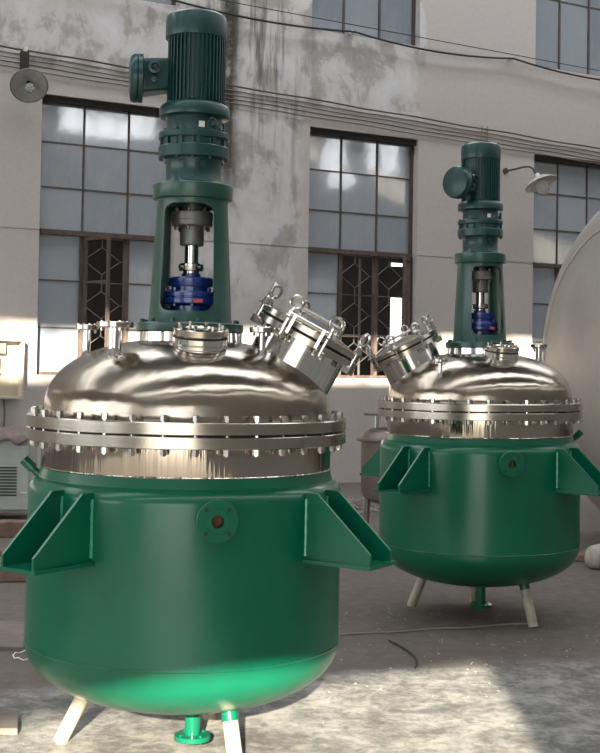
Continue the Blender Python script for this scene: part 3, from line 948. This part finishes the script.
# ------------------------------------------------------------------ wall lamps
def dish_lamp():
    s, z = -4.36, 5.50
    p = wall_pt(s, z)
    rt = bpy.data.objects.new('wall_lamp', None); col.objects.link(rt)
    rt.location = p; rt.rotation_euler = WALL_ROT
    tag(rt, 'round enamel dish lamp on a dark strap above the left window', 'lamp')
    MB().box(-0.055, 0.055, -0.065, 0, 0.08, 0.50).build('strap', 'shade_strip', rt)
    MB().tube([(0, -0.03, 0.5), (0, -0.03, 0.56)], 0.04, 10).build('insulator', 'ceramic', rt)
    MB().tube([(0, -0.04, 0.20), (0.0, -0.14, 0.17), (0.02, -0.20, 0.08)], 0.025, 8).build('arm', 'frame_brown', rt)
    d = Vector((-0.15, -0.76, -0.63)).normalized()
    mx = frame_from(d, (0.02, -0.18, 0.06))
    MB().lathe([(0, -0.03), (0.06, -0.03), (0.06, 0.02), (0.12, 0.05), (0.20, 0.085), (0.245, 0.10), (0.245, 0.106), (0.195, 0.092), (0.12, 0.058), (0.05, 0.03), (0, 0.03)], 40, mx).build('shade', 'enamel_in', rt)
    MB().lathe([(0, 0.02), (0.035, 0.02), (0.035, 0.08), (0, 0.08)], 16, mx).build('socket', 'black', rt)
    MB().lathe([(0.02, 0.075), (0.03, 0.10), (0.06, 0.14), (0.065, 0.18), (0.05, 0.22), (0.02, 0.24), (0, 0.243)], 24, mx).build('bulb', 'bulb', rt)
    MB().torus(0.246, 0.010, 40, 6, mx @ T(0, 0, 0.103)).build('rim', 'enamel_back', rt)
dish_lamp()

def goose_lamp():
    p = wall_pt(3.98, 5.12)
    rt = bpy.data.objects.new('wall_lamp', None); col.objects.link(rt)
    rt.location = p; rt.rotation_euler = WALL_ROT
    tag(rt, 'gooseneck lamp with pale shade and glass bulb beside the right motor', 'lamp')
    MB().lathe([(0, 0), (0.05, 0), (0.05, 0.03), (0, 0.03)], 20, T(-0.10, 0, 0) @ Matrix.Rotation(R(90), 4, 'X')).build('wall_plate', 'frame_brown', rt)
    MB().tube([(-0.10, -0.02, 0), (-0.06, -0.16, 0.005), (0.04, -0.30, 0.04), (0.12, -0.36, 0.045), (0.17, -0.40, 0.01), (0.20, -0.42, -0.07), (0.22, -0.43, -0.12)], 0.017, 8).build('arm', 'frame_brown', rt)
    d = Vector((0.16, -0.42, -0.89)).normalized()
    mx = frame_from(d, (0.215, -0.43, -0.08))
    MB().lathe([(0, 0.0), (0.045, 0.0), (0.05, 0.05), (0.10, 0.07), (0.20, 0.12), (0.275, 0.185), (0.275, 0.192), (0.195, 0.13), (0.10, 0.082), (0.04, 0.06), (0, 0.06)], 40, mx).build('shade', 'enamel', rt)
    MB().lathe([(0, 0.05), (0.04, 0.05), (0.04, 0.11), (0, 0.11)], 16, mx).build('socket', 'rust_hole', rt)
    MB().lathe([(0.03, 0.10), (0.05, 0.13), (0.10, 0.20), (0.115, 0.27), (0.10, 0.33), (0.05, 0.375), (0, 0.385)], 28, mx).build('bulb', 'bulb', rt)
goose_lamp()

# ------------------------------------------------------------------ left edge: switch box, welding machine, timbers
sb = bpy.data.objects.new('switch_box', None); col.objects.link(sb)
sb.location = wall_pt(-4.68, 1.30, 0.0); sb.rotation_euler = WALL_ROT
tag(sb, 'open cream electrical switch box on the wall at the left edge', 'switch box')
t = 0.03
b = MB().box(-0.45, 0.36, -0.03, 0, 0, 0.80)
b.box(-0.45, 0.36, -0.20, -0.03, 0, t).box(-0.45, 0.36, -0.20, -0.03, 0.80 - t, 0.80).box(-0.45, -0.45 + t, -0.20, -0.03, t, 0.80 - t).box(0.36 - t, 0.36, -0.20, -0.03, t, 0.80 - t)
b.build('case', 'box_cream', sb)
MB().box(-0.30, 0.13, -0.12, -0.03, 0.60, 0.74).build('fuse_holder', 'cable_grey', sb)
MB().box(-0.20, 0.05, -0.11, -0.03, 0.40, 0.56).build('breaker', 'ceramic', sb)
for k in range(4):
    MB().disc(0.022, 0, 0.03, 12, 0, T(-0.17 + 0.065 * k, -0.11, 0.36) @ Matrix.Rotation(R(90), 4, 'X')).build('terminal', 'cast', sb)
MB().tube([(-0.15, -0.12, 0.26), (-0.02, -0.17, 0.27), (0.02, -0.18, 0.18), (-0.02, -0.17, 0.07), (-0.12, -0.16, 0.03), (-0.2, -0.15, 0.12)], 0.014, 8).build('lead', 'cable_black', sb)
MB().tube([(0.34, -0.21, 0.18), (0.34, -0.215, 0.62)], 0.012, 8).build('hinge_rod', 'box_cream', sb)
hc = MB().tube([wall_pt(-4.55 + 0.02 * math.sin(k), 1.30 - 1.2 * k / 8, 0.06) for k in range(9)], 0.014, 8).build('drop_cable', 'cable_grey')
tag(hc, 'grey cable hanging down the wall below the switch box', 'cable')

wm = bpy.data.objects.new('welding_machine', None); col.objects.link(wm)
wm.location = (-3.52, 14.0, 0); wm.rotation_euler = (0, 0, R(6))
tag(wm, 'pale grey vented welding machine on castors at the left edge', 'machine')
b = MB().box(-0.55, 0.52, -0.02, 0.75, 0.13, 0.93).build('casing', 'machine', wm)
bevel(b, 0.02)
for k in range(10):
    MB().box(0.08, 0.38, -0.032, -0.0205, 0.30 + 0.034 * k, 0.315 + 0.034 * k).build('vent_louvre', 'black', wm)
MB().box(0.42, 0.50, -0.03, -0.02, 0.33, 0.345).build('latch', 'ceramic', wm)
for (x, y) in ((-0.42, 0.06), (0.02, 0.06), (-0.42, 0.66), (0.02, 0.66)):
    c = MB().lathe([(0, -0.03), (0.085, -0.03), (0.09, -0.02), (0.09, 0.02), (0.085, 0.03), (0, 0.03)], 20, T(x, y, 0.09) @ Matrix.Rotation(R(90), 4, 'X')).build('castor', 'black', wm)
    MB().disc(0.05, -0.033, 0.033, 16, 0, T(x, y, 0.09) @ Matrix.Rotation(R(90), 4, 'X')).build('hub', 'cable_grey', c)
# rumpled cloth lying over the machine
g = MB()
nx, ny = 26, 16
vv = []
for j in range(ny):
    for i in range(nx):
        x = -0.62 + 1.22 * i / (nx - 1); y = -0.07 + 0.86 * j / (ny - 1)
        h = 0.975 + 0.05 * mnoise.noise(Vector((x * 4, y * 4, 1))) + 0.02 * mnoise.noise(Vector((x * 11, y * 11, 3)))
        h += 0.06 * max(0.0, 1 - abs(y - 0.35) * 2.4)
        if j == 0: h -= 0.06 + 0.03 * math.sin(i * 1.3)
        vv.append((x, y, h))
g.add(vv, [(j * nx + i, j * nx + i + 1, (j + 1) * nx + i + 1, (j + 1) * nx + i) for j in range(ny - 1) for i in range(nx - 1)])
cl = g.build('cloth', 'rag', None, (-3.52, 14.0, 0), (0, 0, R(6)), ang=80)
so = cl.modifiers.new('solid', 'SOLIDIFY'); so.thickness = 0.012
tag(cl, 'rumpled brown cloth draped over the welding machine', 'cloth')

def beam(x, y, L, w, h, ang, label, z=0.0):
    o = MB().box(-L / 2, L / 2, -w / 2, w / 2, 0, h).build('timber_beam', 'timber', None, (x, y, z), (0, 0, ang))
    bevel(o, 0.012)
    return tag(o, label, 'timber', 'timbers on the floor by the left wall')
beam(-3.55, 12.9, 1.9, 0.22, 0.16, R(4), 'brown timber on the floor just in front of the welding machine')
beam(-3.10, 11.2, 1.7, 0.20, 0.12, R(7), 'thin reddish timber lying between the two thicker ones')
beam(-2.86, 10.4, 1.7, 0.34, 0.16, R(5), 'thick brown timber nearest the front reactor left bracket')

def sheet(poly, th, label, z=0.0):
    m = MB()
    n = len(poly)
    m.add([(x, y, z) for x, y in poly] + [(x, y, z + th) for x, y in poly],
          [tuple(reversed(range(n))), tuple(range(n, 2 * n))] + [(i, (i + 1) % n, (i + 1) % n + n, i + n) for i in range(n)])
    o = m.build('steel_sheet', 'plate')
    return tag(o, label, 'sheet', 'flat sheets on the floor')
sheet([(-3.2, 7.95), (-1.695, 7.86), (-1.85, 8.62), (-3.3, 8.85)], 0.025, 'flat rusty sheet on the floor left of the front reactor')
sheet([(-2.0, 6.12), (-1.34, 6.12), (-1.41, 6.44), (-2.0, 6.47)], 0.03, 'small dark plate at the lower left edge of the floor')

lp = [(-1.60 + 0.085 * math.cos(2 * PI * k / 20) * 1.5, 7.72 + 0.12 * math.sin(2 * PI * k / 20), 0.012 + 0.006 * math.sin(3 * k)) for k in range(19)]
o = MB().tube(lp, 0.0035, 6).build('wire_loop', 'white_tag')
tag(o, 'loop of thin white wire on the floor beside the front reactor', 'wire')
wp = []
for k in range(14):
    t_ = k / 13
    wp.append((0.62 + 0.13 * math.sin(t_ * 2.2), 8.30 - 0.75 * t_, 0.012))
o = MB().tube(wp, 0.006, 6).build('curved_wire', 'cable_black')
tag(o, 'dark curved wire lying on the floor between the two reactors', 'wire')
wp = [(0.30 + 1.4 * k / 12, 8.45 + 0.50 * k / 12 + 0.02 * math.sin(k * 1.4), 0.008) for k in range(13)]
o = MB().tube(wp, 0.006, 6).build('thin_rod', 'cable_grey')
tag(o, 'thin straight rod on the floor in front of the right reactor', 'rod')

# lump of stone and odd timber by the tank
st = MB()
prof = [(0, -0.19), (0.075, -0.185), (0.105, -0.15), (0.115, -0.05), (0.112, 0.08), (0.118, 0.16), (0.10, 0.20), (0, 0.215)]
st.lathe(prof, 24, Matrix.Rotation(R(90), 4, 'Y'))
st.v = [tuple(Vector(p) * (1 + 0.10 * mnoise.noise(Vector(p) * 9))) for p in st.v]
o = st.build('stone_block', 'stone', None, (2.84, 11.5, 0.112), (0, 0, R(25)), ang=60)
tag(o, 'pale rounded stone lump on the floor under the big tank', 'stone')
beam2 = MB().box(-0.5, 0.5, -0.07, 0.07, 0, 0.07).build('timber_offcut', 'timber', None, (2.35, 12.1, 0), (0, 0, R(-28)))
bevel(beam2, 0.01)
tag(beam2, 'reddish-brown timber offcut beside the stone lump at right', 'timber')
# swarf heap at the wall foot between the reactors
sw = MB()
rs = random.Random(11)
for k in range(46):
    c = Vector((0.78 + rs.gauss(0, 0.30), 15.6 + rs.gauss(0, 0.45), 0.02 + abs(rs.gauss(0, 0.09))))
    rr = rs.uniform(0.05, 0.16)
    a0 = rs.uniform(0, 6.28); tl = rs.uniform(-0.5, 0.5)
    sw.tube([c + Vector((rr * math.cos(a0 + j * 0.6), rr * math.sin(a0 + j * 0.6), max(-c.z + 0.01, 0.4 * rr * tl * math.sin(j * 0.6)))) for j in range(8)], 0.008, 5)
o = sw.build('swarf_heap', 'scrap')
tag(o, 'tangled heap of pale metal swarf near the wall between the reactors', 'swarf', kind='stuff')
# chips and crumbs over the floor
ch = MB()
for k in range(300):
    y = rs.uniform(6.4, 13.5)
    x = rs.uniform(-0.27, 0.27) * y
    if k % 3: x = rs.uniform(0.0, 0.24) * y; y = rs.uniform(6.9, 9.5)
    if (x + 0.54) ** 2 + (y - 5.9) ** 2 < 0.5 or x < -1.2 or (y > 11.2 and x > 1.5): continue
    q = rs.uniform(0.003, 0.011)
    mx = T(x, y, 0.0) @ RZ(rs.uniform(0, 6.28))
    ch.add([(-q, -q * 0.5, 0), (q * 1.2, -q * 0.4, 0), (q * 0.7, q * 0.6, 0), (-q * 0.8, q * 0.5, 0), (0, 0, q * 0.7)],
           [(3, 2, 1, 0), (0, 1, 4), (1, 2, 4), (2, 3, 4), (3, 0, 4)], mx)
o = ch.build('floor_chips', 'scrap', ang=10)
tag(o, 'scattered pale chips and metal crumbs on the floor', 'debris', kind='stuff')
